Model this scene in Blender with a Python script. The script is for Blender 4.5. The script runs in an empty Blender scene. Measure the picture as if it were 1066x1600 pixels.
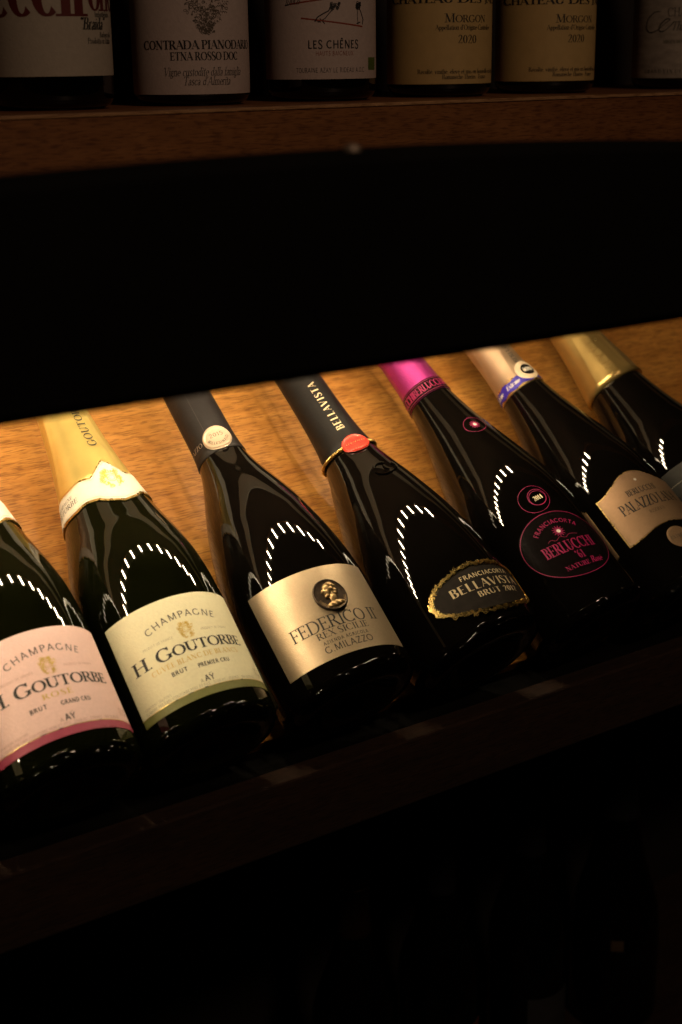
import bpy, math, random
from mathutils import Matrix, Vector
random.seed(7)
sc = bpy.context.scene
R = math.radians
EYE = 1.35                                   # eye height above the floor; every z below is relative to the eye

# ------------------------------------------------------------------ camera
cd = bpy.data.cameras.new('camera')
cam = bpy.data.objects.new('camera', cd)
sc.collection.objects.link(cam)
right = Vector((0.81544171, -0.5786802, -0.01356607))
up = Vector((0.18139515, 0.23321472, 0.95535684))
fwd = Vector((0.54968228, 0.78149864, -0.29514279))
M = Matrix((right, up, -fwd)).transposed().to_4x4()
M.translation = Vector((0, 0, EYE))
cam.matrix_world = M
cd.sensor_fit = 'VERTICAL'; cd.sensor_height = 36; cd.sensor_width = 24
cd.lens = 36 * 2300 / 1600
cd.clip_start = 0.05; cd.clip_end = 50
cd.dof.use_dof = True; cd.dof.focus_distance = 1.02; cd.dof.aperture_fstop = 7.5
sc.camera = cam
sc.render.engine = 'CYCLES'
sc.cycles.use_denoising = True
sc.cycles.max_bounces = 8
sc.cycles.sample_clamp_indirect = 4
sc.cycles.caustics_reflective = False; sc.cycles.caustics_refractive = False

# ------------------------------------------------------------------ world: a dark room
w = bpy.data.worlds.new('World'); sc.world = w; w.use_nodes = True
bg = w.node_tree.nodes['Background']
bg.inputs[0].default_value = (1, .72, .5, 1); bg.inputs[1].default_value = 0.0006

# ------------------------------------------------------------------ exposure
vs = sc.view_settings
vs.view_transform = 'Standard'; vs.look = 'None'; vs.exposure = 0; vs.gamma = 1; vs.use_curve_mapping = False

# ------------------------------------------------------------------ dim fill light added behind the viewer, standing in for the room's ambient light
def area_lamp(name, loc, target, power, size, col):
    l = bpy.data.lights.new(name, 'AREA'); l.energy = power; l.size = size; l.color = col; l.shape = 'DISK'
    o = bpy.data.objects.new(name, l); sc.collection.objects.link(o)
    o.location = loc
    o.rotation_euler = (Vector(target) - Vector(loc)).to_track_quat('-Z', 'Y').to_euler()
    return o
area_lamp('room_fill', (.35, -.80, EYE + 1.15), (.65, .85, EYE - .0), 4.4, .22, (1, .68, .46))
LED_STRENGTH = 450
LED_COL = (1, .79, .50)
LED_Y, LED_Z, LED_END, LED_STEP, LED_TILT = .806, -.092, .746, .0545, R(32)

# ------------------------------------------------------------------ materials
MATS = {}
def new_mat(name):
    m = bpy.data.materials.new(name); m.use_nodes = True
    nt = m.node_tree
    return m, nt, nt.nodes['Principled BSDF']
def N(nt, t, **k):
    n = nt.nodes.new(t)
    for a, b in k.items(): setattr(n, a, b)
    return n
def simple(name, col, rough=.5, metal=0, var=.12, vscale=60, bump=0, bscale=400, spec=.5, coat=0, aniso=(1, 1, 1), rvar=.0):
    """plain procedural material: noise-varied colour and roughness with a fine bump"""
    if name in MATS: return MATS[name]
    m, nt, p = new_mat(name)
    L = nt.links.new
    tc = N(nt, 'ShaderNodeTexCoord'); mp = N(nt, 'ShaderNodeMapping'); mp.inputs['Scale'].default_value = aniso
    L(tc.outputs['Object'], mp.inputs['Vector'])
    nz = N(nt, 'ShaderNodeTexNoise'); nz.inputs['Scale'].default_value = vscale; nz.inputs['Detail'].default_value = 5
    L(mp.outputs['Vector'], nz.inputs['Vector'])
    cr = N(nt, 'ShaderNodeValToRGB')
    lo = [c * (1 - var) for c in col]; hi = [min(1, c * (1 + var)) for c in col]
    cr.color_ramp.elements[0].color = (*lo, 1); cr.color_ramp.elements[1].color = (*hi, 1)
    cr.color_ramp.elements[0].position = .3; cr.color_ramp.elements[1].position = .7
    L(nz.outputs['Fac'], cr.inputs['Fac']); L(cr.outputs['Color'], p.inputs['Base Color'])
    p.inputs['Roughness'].default_value = rough; p.inputs['Metallic'].default_value = metal
    p.inputs['Specular IOR Level'].default_value = spec; p.inputs['Coat Weight'].default_value = coat
    p.inputs['Coat Roughness'].default_value = .08
    if rvar:
        mr = N(nt, 'ShaderNodeMapRange'); mr.inputs[3].default_value = max(0, rough - rvar); mr.inputs[4].default_value = rough + rvar
        L(nz.outputs['Fac'], mr.inputs[0]); L(mr.outputs[0], p.inputs['Roughness'])
    if bump:
        n2 = N(nt, 'ShaderNodeTexNoise'); n2.inputs['Scale'].default_value = bscale; n2.inputs['Detail'].default_value = 4
        L(mp.outputs['Vector'], n2.inputs['Vector'])
        b = N(nt, 'ShaderNodeBump'); b.inputs['Strength'].default_value = bump; b.inputs['Distance'].default_value = .0004
        L(n2.outputs['Fac'], b.inputs['Height']); L(b.outputs['Normal'], p.inputs['Normal'])
    MATS[name] = m
    return m
def wood(name, dark, light, rough=.45, offset=0., pore=.75):
    """oak veneer: broad figure and fine grain along x, short dark pores"""
    m, nt, p = new_mat(name); L = nt.links.new
    tc = N(nt, 'ShaderNodeTexCoord'); mp = N(nt, 'ShaderNodeMapping'); mp.inputs['Location'].default_value = (offset, offset, offset)
    L(tc.outputs['Object'], mp.inputs['Vector'])
    def nz(sx, detail=3, dist=.3):
        q = N(nt, 'ShaderNodeMapping'); q.inputs['Scale'].default_value = sx; L(mp.outputs['Vector'], q.inputs['Vector'])
        n = N(nt, 'ShaderNodeTexNoise'); n.inputs['Scale'].default_value = 1; n.inputs['Detail'].default_value = detail
        n.inputs['Distortion'].default_value = dist
        L(q.outputs['Vector'], n.inputs['Vector']); return n
    def ramp(n, p0, p1, c0, c1):
        cr = N(nt, 'ShaderNodeValToRGB'); cr.color_ramp.elements[0].position = p0; cr.color_ramp.elements[1].position = p1
        cr.color_ramp.elements[0].color = (*c0, 1); cr.color_ramp.elements[1].color = (*c1, 1); L(n, cr.inputs['Fac']); return cr
    def mul(a, b, f):
        mu = N(nt, 'ShaderNodeMix', data_type='RGBA', blend_type='MULTIPLY'); mu.inputs[0].default_value = f
        L(a, mu.inputs[6]); L(b, mu.inputs[7]); return mu.outputs[2]
    big = nz((3.5, 26, 26), 3, .6); grain = nz((16, 260, 260), 4); pores = nz((95, 950, 950), 2, .1); fleck = nz((70, 120, 120), 2)
    mix = N(nt, 'ShaderNodeMix', data_type='FLOAT'); mix.inputs[0].default_value = .45
    L(big.outputs['Fac'], mix.inputs[2]); L(grain.outputs['Fac'], mix.inputs[3])
    col = ramp(mix.outputs[0], .34, .66, dark, light).outputs['Color']
    col = mul(col, ramp(pores.outputs['Fac'], .36, .50, (.42, .34, .28), (1, 1, 1)).outputs['Color'], pore)
    col = mul(col, ramp(fleck.outputs['Fac'], .35, .65, (.80, .76, .70), (1, 1, 1)).outputs['Color'], .7)
    L(col, p.inputs['Base Color'])
    p.inputs['Roughness'].default_value = rough
    b = N(nt, 'ShaderNodeBump'); b.inputs['Strength'].default_value = .3; b.inputs['Distance'].default_value = .0003
    L(pores.outputs['Fac'], b.inputs['Height']); L(b.outputs['Normal'], p.inputs['Normal'])
    return m
def glass(name, col, rough=.03):
    """thick dark bottle glass, full of wine: it reads as a deep tinted gloss"""
    m = simple(name, col, rough, 0, .25, 25, .04, 30, .5, rvar=.02)
    return m
WOOD = wood('oak_panel', (.43, .165, .028), (.70, .335, .076))
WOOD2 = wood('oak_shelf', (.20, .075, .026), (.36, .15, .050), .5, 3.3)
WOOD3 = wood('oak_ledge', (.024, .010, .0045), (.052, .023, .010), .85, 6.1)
BLACK = simple('black_paint', (.004, .0036, .003), .8, 0, .2, 30, .1, 300, spec=.12)
GREY = simple('grey_board', (.74, .70, .62), .7, 0, .06, 14, .15, 200)
DARKWALL = simple('dark_wall', (.02, .015, .012), .8, 0, .2, 10)
GL_GREEN = glass('dark_green_glass', (.0030, .0034, .0008))
GL_BLACK = glass('black_brown_glass', (.0022, .0017, .0013))
INK = simple('black_ink', (.016, .014, .012), .6, 0, .2, 300)
INKB = simple('brown_ink', (.10, .075, .05), .6, 0, .2, 300)
INKP = simple('pale_grey_ink', (.42, .36, .28), .6, 0, .1, 300)
GOLD = simple('gold_foil', (.86, .60, .20), .28, 1, .1, 200, .25, 700, rvar=.06)
PALEGOLD = simple('pale_gold_print', (.66, .45, .09), .4, .25, .08, 300)

# ------------------------------------------------------------------ mesh helpers
def link(o, parent=None):
    sc.collection.objects.link(o)
    if parent is not None: o.parent = parent
    return o
def mesh(name, vs_, fs, mat, parent=None, smooth=False):
    me = bpy.data.meshes.new(name); me.from_pydata([tuple(v) for v in vs_], [], fs); me.update()
    if mat: me.materials.append(mat)
    if smooth:
        for p in me.polygons: p.use_smooth = True
    return link(bpy.data.objects.new(name, me), parent)
def tag(o, label=None, cat=None, group=None, kind=None):
    if label: o['label'] = label
    if cat: o['category'] = cat
    if group: o['group'] = group
    if kind: o['kind'] = kind
    return o
def empty(name, mat4):
    o = bpy.data.objects.new(name, None); o.empty_display_size = .05
    sc.collection.objects.link(o); o.matrix_world = mat4
    return o
def box(name, x0, x1, y0, y1, z0, z1, mat, parent=None, bev=.0012):
    me = bpy.data.meshes.new(name)
    import bmesh
    bm = bmesh.new(); bmesh.ops.create_cube(bm, size=1)
    for v in bm.verts:
        v.co = ((x0 + x1) / 2 + v.co.x * (x1 - x0), (y0 + y1) / 2 + v.co.y * (y1 - y0), (z0 + z1) / 2 + v.co.z * (z1 - z0))
    if bev: bmesh.ops.bevel(bm, geom=bm.edges[:], offset=bev, segments=2, profile=.5, affect='EDGES')
    bm.to_mesh(me); bm.free(); me.materials.append(mat)
    return link(bpy.data.objects.new(name, me), parent)
def lathe(name, prof, mat, parent, n=96, f=None):
    """prof: list of (r, h); f(phi, r, h) may modulate the radius"""
    vs_, fs = [], []
    for (r, h) in prof:
        for k in range(n):
            a = 2 * math.pi * k / n
            rr = f(a, r, h) if f else r
            vs_.append((rr * math.sin(a), -rr * math.cos(a), h))
    for i in range(len(prof) - 1):
        for k in range(n):
            k2 = (k + 1) % n
            fs.append((i * n + k, i * n + k2, (i + 1) * n + k2, (i + 1) * n + k))
    return mesh(name, vs_, fs, mat, parent, True)
def tube(pts, rad, n=8, closed=False):
    """mesh data of a tube along points"""
    vs_, fs = [], []
    P = [Vector(p) for p in pts]; m = len(P)
    for i, p in enumerate(P):
        t = (P[(i + 1) % m] - P[i - 1]) if closed else (P[min(i + 1, m - 1)] - P[max(i - 1, 0)])
        t.normalize()
        a = t.orthogonal().normalized() if i == 0 else (a - t * a.dot(t)).normalized()
        b = t.cross(a)
        for k in range(n):
            q = 2 * math.pi * k / n
            vs_.append(p + (a * math.cos(q) + b * math.sin(q)) * rad)
    for i in range(m if closed else m - 1):
        j = (i + 1) % m
        for k in range(n):
            k2 = (k + 1) % n
            fs.append((i * n + k, i * n + k2, j * n + k2, j * n + k))
    return vs_, fs
def merge(parts):
    V, F = [], []
    for v, f in parts:
        o = len(V); V += list(v); F += [tuple(i + o for i in q) for q in f]
    return V, F

# ------------------------------------------------------------------ lettering: every glyph is a set of pen strokes
def catmull(P, n=6):
    out = []
    for i in range(len(P) - 1):
        p0, p1, p2, p3 = P[max(i - 1, 0)], P[i], P[i + 1], P[min(i + 2, len(P) - 1)]
        for k in range(n):
            t = k / n
            out.append(tuple(.5 * (2 * b + (c - a) * t + (2 * a - 5 * b + 4 * c - d) * t * t + (3 * b - a - 3 * c + d) * t ** 3) for a, b, c, d in zip(p0, p1, p2, p3)))
    out.append(tuple(P[-1])); return out
S_ = [(.52, .80, .1), (.46, .94, .1), (.30, 1.0, .1), (.13, .92, .6), (.10, .76, .9), (.20, .60, 1), (.34, .50, 1), (.48, .38, 1), (.53, .23, .9), (.46, .06, .5), (.28, 0, .1), (.12, .05, .1), (.06, .20, .1)]
s_ = [(.34, .50, .1), (.29, .60, .1), (.19, .62, .1), (.09, .53, .8), (.12, .40, 1), (.24, .30, 1), (.34, .18, 1), (.30, .04, .5), (.18, 0, .1), (.07, .06, .1), (.05, .14, .1)]
G = {
 'A': (.80, [('d', .04, 0, .38, 1, 0), ('d', .36, 1, .74, 0, 1), ('h', .16, .60, .34), ('s', .04, 0), ('s', .74, 0)]),
 'B': (.68, [('v', .13, 0, 1), ('h', .13, .34, 1), ('h', .13, .36, .53), ('h', .13, .36, 0), ('a', .33, .765, .20, .235, -90, 90), ('a', .35, .265, .24, .265, -90, 90)]),
 'C': (.82, [('a', .44, .5, .40, .5, 48, 312), ('q', .72, .72, .98), ('q', .72, .02, .2)]),
 'D': (.88, [('v', .13, 0, 1), ('h', .13, .40, 1), ('h', .13, .40, 0), ('a', .40, .5, .40, .5, -90, 90)]),
 'E': (.66, [('v', .13, 0, 1), ('h', .13, .55, 1), ('h', .13, .46, .52), ('h', .13, .58, 0), ('q', .55, .82, 1), ('q', .46, .42, .62), ('q', .58, 0, .2)]),
 'F': (.60, [('v', .13, 0, 1), ('h', .13, .55, 1), ('h', .13, .45, .50), ('q', .55, .80, 1), ('q', .45, .40, .60)]),
 'G': (.90, [('a', .44, .5, .40, .5, 48, 318), ('q', .72, .72, .98), ('v', .74, .10, .42, 't')]),
 'H': (.90, [('v', .14, 0, 1), ('v', .74, 0, 1), ('h', .14, .74, .52)]),
 'I': (.34, [('v', .17, 0, 1)]),
 'J': (.42, [('v', .26, .15, 1, 't'), ('p', [(.26, .2, 1), (.24, .0, .6), (.10, -.1, .2)])]),
 'K': (.82, [('v', .13, 0, 1), ('d', .16, .42, .66, 1, 0), ('d', .32, .58, .74, 0, 1), ('s', .64, 1), ('s', .74, 0)]),
 'L': (.62, [('v', .13, 0, 1), ('h', .13, .56, 0), ('q', .56, 0, .24)]),
 'M': (1.02, [('d', .13, 0, .17, 1, 0), ('d', .17, 1, .50, .04, 1), ('d', .50, .04, .84, 1, 0), ('v', .86, 0, 1), ('s', .13, 0), ('s', .12, 1)]),
 'N': (.90, [('d', .14, 0, .14, 1, 0), ('d', .14, 1, .74, 0, 1), ('d', .74, 0, .74, 1, 0), ('s', .14, 0), ('s', .10, 1), ('s', .74, 1)]),
 'O': (.92, [('a', .46, .5, .40, .5, 0, 360)]),
 'P': (.64, [('v', .13, 0, 1), ('h', .13, .34, 1), ('h', .13, .34, .46), ('a', .34, .73, .24, .27, -90, 90)]),
 'Q': (.92, [('a', .46, .5, .40, .5, 0, 360), ('d', .5, .12, .84, -.16, 1)]),
 'R': (.76, [('v', .13, 0, 1), ('h', .13, .34, 1), ('h', .13, .36, .50), ('a', .34, .75, .22, .25, -90, 90), ('d', .36, .50, .70, 0, 1), ('s', .72, 0)]),
 'S': (.60, [('p', S_)]),
 'T': (.74, [('v', .37, 0, 1, 'b'), ('h', .04, .70, 1), ('q', .04, .80, 1), ('q', .70, .80, 1)]),
 'U': (.86, [('v', .15, .32, 1, 't'), ('a', .42, .32, .27, .32, 180, 360), ('d', .69, .32, .69, 1, 0), ('s', .69, 1)]),
 'V': (.80, [('d', .06, 1, .40, 0, 1), ('d', .40, 0, .72, 1, 0), ('s', .06, 1), ('s', .72, 1)]),
 'W': (1.10, [('d', .04, 1, .32, 0, 1), ('d', .32, 0, .54, .9, 0), ('d', .52, 1, .78, 0, 1), ('d', .78, 0, 1.04, 1, 0), ('s', .04, 1), ('s', 1.04, 1)]),
 'X': (.78, [('d', .06, 1, .70, 0, 1), ('d', .06, 0, .68, 1, 0), ('s', .06, 1), ('s', .70, 0), ('s', .06, 0), ('s', .68, 1)]),
 'Y': (.76, [('d', .04, 1, .38, .46, 1), ('d', .70, 1, .38, .46, 0), ('v', .38, 0, .48, 'b'), ('s', .04, 1), ('s', .70, 1)]),
 'Z': (.70, [('h', .08, .62, 1), ('d', .62, 1, .06, 0, 1), ('h', .06, .64, 0), ('q', .08, .82, 1), ('q', .64, 0, .18)]),
 'a': (.46, [('p', [(.09, .48, .6), (.20, .62, .2), (.34, .50, 1), (.34, .12, 1), (.44, .02, .1)]), ('p', [(.34, .38, .1), (.18, .30, .4), (.07, .15, 1), (.16, .0, .3), (.34, .12, .1)])]),
 'b': (.52, [('v', .11, 0, 1, 't'), ('a', .27, .31, .19, .31, -150, 150)]),
 'c': (.46, [('a', .26, .31, .20, .31, 50, 310), ('o', .38, .50, .05)]),
 'd': (.54, [('v', .42, 0, 1, 't'), ('a', .26, .31, .19, .31, 30, 330)]),
 'e': (.48, [('a', .26, .31, .20, .31, 0, 310), ('h', .08, .46, .34)]),
 'f': (.32, [('v', .14, 0, .8, 'b'), ('p', [(.14, .78, 1), (.20, .98, .5), (.32, .98, .3)]), ('h', .03, .28, .60)]),
 'g': (.50, [('a', .23, .40, .16, .22, 0, 360), ('p', [(.14, .2, .2), (.08, .10, .5), (.30, .03, 1), (.44, -.08, .8), (.34, -.24, .3), (.12, -.24, .3), (.06, -.12, .6), (.16, .02, .2)]), ('d', .34, .54, .46, .62, 0)]),
 'h': (.56, [('v', .11, 0, 1), ('p', [(.11, .48, .1), (.28, .62, .3), (.43, .48, 1), (.43, 0, 1)]), ('s', .43, 0)]),
 'i': (.26, [('v', .13, 0, .62), ('o', .13, .84, .065)]),
 'l': (.26, [('v', .13, 0, 1)]),
 'm': (.84, [('v', .11, 0, .62), ('p', [(.11, .48, .1), (.26, .62, .3), (.40, .48, 1), (.40, 0, 1)]), ('p', [(.40, .48, .1), (.56, .62, .3), (.70, .48, 1), (.70, 0, 1)]), ('s', .40, 0), ('s', .70, 0)]),
 'n': (.56, [('v', .11, 0, .62), ('p', [(.11, .48, .1), (.28, .62, .3), (.43, .48, 1), (.43, 0, 1)]), ('s', .43, 0)]),
 'o': (.52, [('a', .26, .31, .21, .31, 0, 360)]),
 'p': (.52, [('v', .11, -.26, .62), ('a', .27, .31, .19, .31, -150, 150)]),
 'q': (.54, [('v', .42, -.26, .62), ('a', .26, .31, .19, .31, 30, 330)]),
 'r': (.38, [('v', .11, 0, .62), ('p', [(.11, .44, .1), (.22, .60, .5), (.34, .58, .9)])]),
 's': (.40, [('p', s_)]),
 't': (.32, [('p', [(.14, .86, .7), (.14, .14, 1), (.20, .0, .4), (.30, .06, .1)]), ('h', .03, .29, .60)]),
 'u': (.56, [('v', .11, .2, .62, 't'), ('p', [(.11, .22, 1), (.15, .03, .7), (.27, .0, .2), (.43, .16, .1)]), ('v', .43, 0, .62)]),
 'v': (.50, [('d', .05, .62, .25, 0, 1), ('d', .25, 0, .44, .62, 0), ('s', .05, .62), ('s', .44, .62)]),
 'x': (.50, [('d', .05, .62, .44, 0, 1), ('d', .05, 0, .42, .62, 0)]),
 'z': (.46, [('h', .05, .40, .62), ('d', .40, .62, .05, 0, 1), ('h', .05, .42, 0)]),
 '0': (.62, [('a', .31, .5, .23, .5, 0, 360)]),
 '1': (.44, [('v', .24, 0, 1, 'b'), ('d', .08, .84, .24, 1, 0)]),
 '2': (.58, [('p', [(.09, .78, .5), (.16, .95, .2), (.30, 1, .2), (.45, .86, 1), (.44, .66, 1), (.28, .36, .5), (.07, .03, .1)]), ('h', .07, .52, .04), ('q', .52, 0, .18)]),
 '3': (.56, [('p', [(.09, .84, .4), (.26, 1, .2), (.44, .80, 1), (.36, .58, .5), (.22, .53, .1)]), ('p', [(.22, .53, .1), (.42, .46, .6), (.48, .26, 1), (.36, .04, .5), (.18, 0, .2), (.07, .12, .4)])]),
 '4': (.62, [('v', .42, 0, 1, 'b'), ('d', .42, 1, .05, .30, 0), ('h', .05, .56, .28)]),
 '5': (.56, [('d', .14, 1, .10, .55, 0), ('h', .14, .47, .97), ('p', [(.10, .56, .1), (.28, .63, .3), (.46, .48, 1), (.48, .26, 1), (.36, .04, .5), (.18, 0, .2), (.07, .12, .4)])]),
 '6': (.60, [('a', .31, .30, .21, .30, 0, 360), ('p', [(.10, .32, 1), (.14, .68, .9), (.28, .92, .4), (.44, 1, .1)])]),
 '7': (.54, [('h', .07, .48, .97), ('d', .48, .98, .20, 0, 1)]),
 '9': (.60, [('a', .29, .70, .21, .30, 0, 360), ('p', [(.50, .68, 1), (.46, .32, .9), (.32, .08, .4), (.16, 0, .1)])]),
 '.': (.26, [('o', .12, .06, .075)]), ',': (.24, [('o', .12, .05, .06), ('d', .15, .04, .08, -.14, 0)]),
 '-': (.34, [('h', .06, .28, .36)]), "'": (.20, [('d', .11, 1, .08, .78, 1)]), '"': (.40, [('d', .14, 1.0, .08, .82, 1), ('d', .30, 1.0, .24, .82, 1)]),
 '^': (0, []), ' ': (.32, []), '%': (.8, [('a', .2, .75, .14, .22, 0, 360), ('a', .58, .25, .14, .22, 0, 360), ('d', .64, 1, .14, 0, 0)]),
}
ACC = {'É': ('E', [('d', .30, 1.08, .46, 1.26, 0)]), 'Ê': ('E', [('d', .20, 1.08, .34, 1.24, 0), ('d', .34, 1.24, .48, 1.08, 0)]), 'À': ('A', [('d', .28, 1.26, .42, 1.08, 0)]), 'Â': ('A', [('d', .24, 1.08, .38, 1.22, 0), ('d', .38, 1.22, .52, 1.08, 0)]),
       'Ÿ': ('Y', [('o', .24, 1.18, .06), ('o', .50, 1.18, .06)]), 'é': ('e', [('d', .22, .72, .36, .90, 0)]), 'è': ('e', [('d', .20, .90, .32, .72, 0)]), 'ô': ('o', [('d', .14, .72, .26, .88, 0), ('d', .26, .88, .38, .72, 0)])}
for k_, (b_, e_) in ACC.items(): G[k_] = (G[b_][0], G[b_][1] + e_)

def ribbon(pts, ws):
    """quads along a polyline with a width at every point"""
    out = []; n = len(pts); L, Rr = [], []
    for i in range(n):
        a = pts[max(i - 1, 0)]; b = pts[min(i + 1, n - 1)]
        dx, dy = b[0] - a[0], b[1] - a[1]; l = math.hypot(dx, dy) or 1
        nx, ny = -dy / l, dx / l; h = ws[i] / 2
        L.append((pts[i][0] + nx * h, pts[i][1] + ny * h)); Rr.append((pts[i][0] - nx * h, pts[i][1] - ny * h))
    for i in range(n - 1): out.append([Rr[i], Rr[i + 1], L[i + 1], L[i]])
    return out
def line(x0, y0, x1, y1, w, n=3):
    return ribbon([(x0 + (x1 - x0) * i / n, y0 + (y1 - y0) * i / n) for i in range(n + 1)], [w] * (n + 1))
def disc(x, y, r, n=10, ry=None):
    ry = ry or r
    return [[(x, y), (x + r * math.cos(2 * math.pi * i / n), y + ry * math.sin(2 * math.pi * i / n)), (x + r * math.cos(2 * math.pi * (i + 1) / n), y + ry * math.sin(2 * math.pi * (i + 1) / n))] for i in range(n)]
def arc(cx, cy, rx, ry, a0, a1, w, n=None):
    n = n or max(6, int(abs(a1 - a0) / 12))
    P = [(cx + rx * math.cos(R(a0 + (a1 - a0) * i / n)), cy + ry * math.sin(R(a0 + (a1 - a0) * i / n))) for i in range(n + 1)]
    return ribbon(P, [w(R(a0 + (a1 - a0) * i / n)) if callable(w) else w for i in range(n + 1)])
ROMAN = dict(T=.15, t=.045, serif=.10); BOLDR = dict(T=.20, t=.06, serif=.10); LIGHTR = dict(T=.10, t=.045, serif=.09)
STRONGR = dict(T=.175, t=.065, serif=.10); MEDR = dict(T=.13, t=.06, serif=.09); MEDS = dict(T=.12, t=.11, serif=0); SANS = dict(T=.10, t=.09, serif=0); SANSM = dict(T=.105, t=.095, serif=0); SANSB = dict(T=.17, t=.14, serif=0); STENCIL = dict(T=.20, t=.045, serif=0); DIDO = dict(T=.17, t=.03, serif=.10)
def glyph(c, st):
    T, t, sf = st['T'], st['t'], st['serif']
    adv, prims = G.get(c, G['.'])
    out = []
    for p in prims:
        k = p[0]
        if k == 'v':
            fl = p[4] if len(p) > 4 else 'bt'
            out += line(p[1], p[2], p[1], p[3], T)
            if sf:
                if 'b' in fl: out += line(p[1] - sf - T / 2, p[2] + t / 2, p[1] + sf + T / 2, p[2] + t / 2, t)
                if 't' in fl: out += line(p[1] - sf - T / 2, p[3] - t / 2, p[1] + sf + T / 2, p[3] - t / 2, t)
        elif k == 'h':
            y = p[3]; y = y - t / 2 if y >= .95 else (y + t / 2 if y <= .02 else y)
            out += line(p[1], y, p[2], y, t)
        elif k == 'd':
            ww = T if p[5] else t
            out += line(p[1], p[2], p[3], p[4], ww)
        elif k == 'a':
            e = (T) / 2 * .6
            out += arc(p[1], p[2], p[3] - e * .4, p[4] - t / 2, p[5], p[6], lambda q: t + (T * 1.08 - t) * abs(math.cos(q)) ** 1.4)
        elif k == 'p':
            P = catmull(p[1], 5); out += ribbon([(q[0], q[1]) for q in P], [t + (T - t) * max(0, min(1, q[2])) for q in P])
        elif k == 's' and sf:
            y = p[2] + (t / 2 if p[2] < .5 else -t / 2)
            out += line(p[1] - sf - t, y, p[1] + sf + t, y, t)
        elif k == 'q' and sf:
            out += line(p[1], p[2], p[1], p[3], t * 1.3)
        elif k == 'o':
            out += disc(p[1], p[2], p[3])
    return adv, out
def text(txt, size, st=ROMAN, xs=1., track=.04, slant=0., align='c', caps=None, w=None):
    """polygons of a text line, baseline y = 0; caps: relative size of the letters after each word's first"""
    if w:
        q = text(txt, size, st, 1., track, slant, 'l', caps); xs = w / max(a for p in q for a, _ in p)
    polys, x = [], 0.
    first = True
    for c in txt:
        sz = size
        if c == ' ': first = True; x += (.32 if st['serif'] else .5) * size * xs; continue
        if caps and not first: sz = size * caps
        first = False if c.isalpha() else first
        adv, ps = glyph(c, st)
        for p in ps: polys.append([(x + (a + slant * b) * sz * xs, b * sz) for a, b in p])
        x += (adv + track) * sz * xs
    off = {'c': -x / 2, 'l': 0, 'r': -x}[align]
    return [[(a + off, b) for a, b in p] for p in polys]
def width(txt, size, **k):
    P = text(txt, size, align='l', **k); return max(a for p in P for a, _ in p)
def move(polys, dx=0, dy=0, rot=0, s=1):
    c, q = math.cos(rot), math.sin(rot)
    return [[(dx + s * (a * c - b * q), dy + s * (a * q + b * c)) for a, b in p] for p in polys]
def bend(polys, rad):
    """bend a straight line of text over a circle of this radius (arch)"""
    return [[((rad + b) * math.sin(a / rad), (rad + b) * math.cos(a / rad) - rad) for a, b in p] for p in polys]

# ------------------------------------------------------------------ bottles: a surface of revolution in its own frame (axis +z, front -y)
def smooth_prof(P, n=5):
    return [(max(.0005, b), a) for a, b in catmull(P, n)]
STD=[(0,.038),(.002,.0425),(.006,.0455),(.012,.0465),(.03,.0466),(.06,.0466),(.085,.0466),(.100,.0464),(.112,.0458),(.122,.0449),(.132,.0435),(.142,.0413),(.152,.0387),(.162,.0357),(.172,.0329),(.182,.0303),(.192,.0280),(.202,.0260),(.222,.0224),(.242,.0194),(.262,.0172),(.280,.0156),(.300,.0152)]
PREST=[(0,.040),(.002,.0445),(.006,.0475),(.012,.0485),(.03,.0486),(.055,.0486),(.072,.0485),(.086,.0480),(.100,.0467),(.112,.0450),(.124,.0428),(.136,.0401),(.148,.0371),(.160,.0334),(.172,.0292),(.184,.0247),(.196,.0206),(.208,.0178),(.222,.0164),(.242,.0160),(.265,.0157),(.285,.0154),(.300,.0152)]
SLOPE=[(0,.042),(.002,.0465),(.006,.0495),(.012,.0505),(.03,.0507),(.045,.0506),(.058,.0501),(.071,.0492),(.084,.0478),(.098,.0457),(.112,.0430),(.126,.0396),(.140,.0358),(.154,.0317),(.167,.0274),(.181,.0230),(.195,.0198),(.210,.0178),(.230,.0165),(.255,.0157),(.280,.0154),(.300,.0152)]
SLIM=[(0,.038),(.002,.0425),(.006,.0455),(.012,.0465),(.03,.0466),(.06,.0466),(.080,.0465),(.094,.0461),(.106,.0453),(.118,.0439),(.130,.0416),(.142,.0386),(.154,.0355),(.166,.0323),(.178,.0291),(.190,.0259),(.202,.0230),(.216,.0202),(.232,.0178),(.250,.0164),(.275,.0155),(.300,.0152)]
BURG = [(0, .033), (.002, .037), (.005, .0388), (.010, .0396), (.05, .0397), (.10, .0397), (.14, .0394), (.155, .0380), (.170, .0345), (.185, .0295), (.20, .0240), (.215, .0195), (.235, .0160), (.26, .0145), (.295, .0142)]
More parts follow.
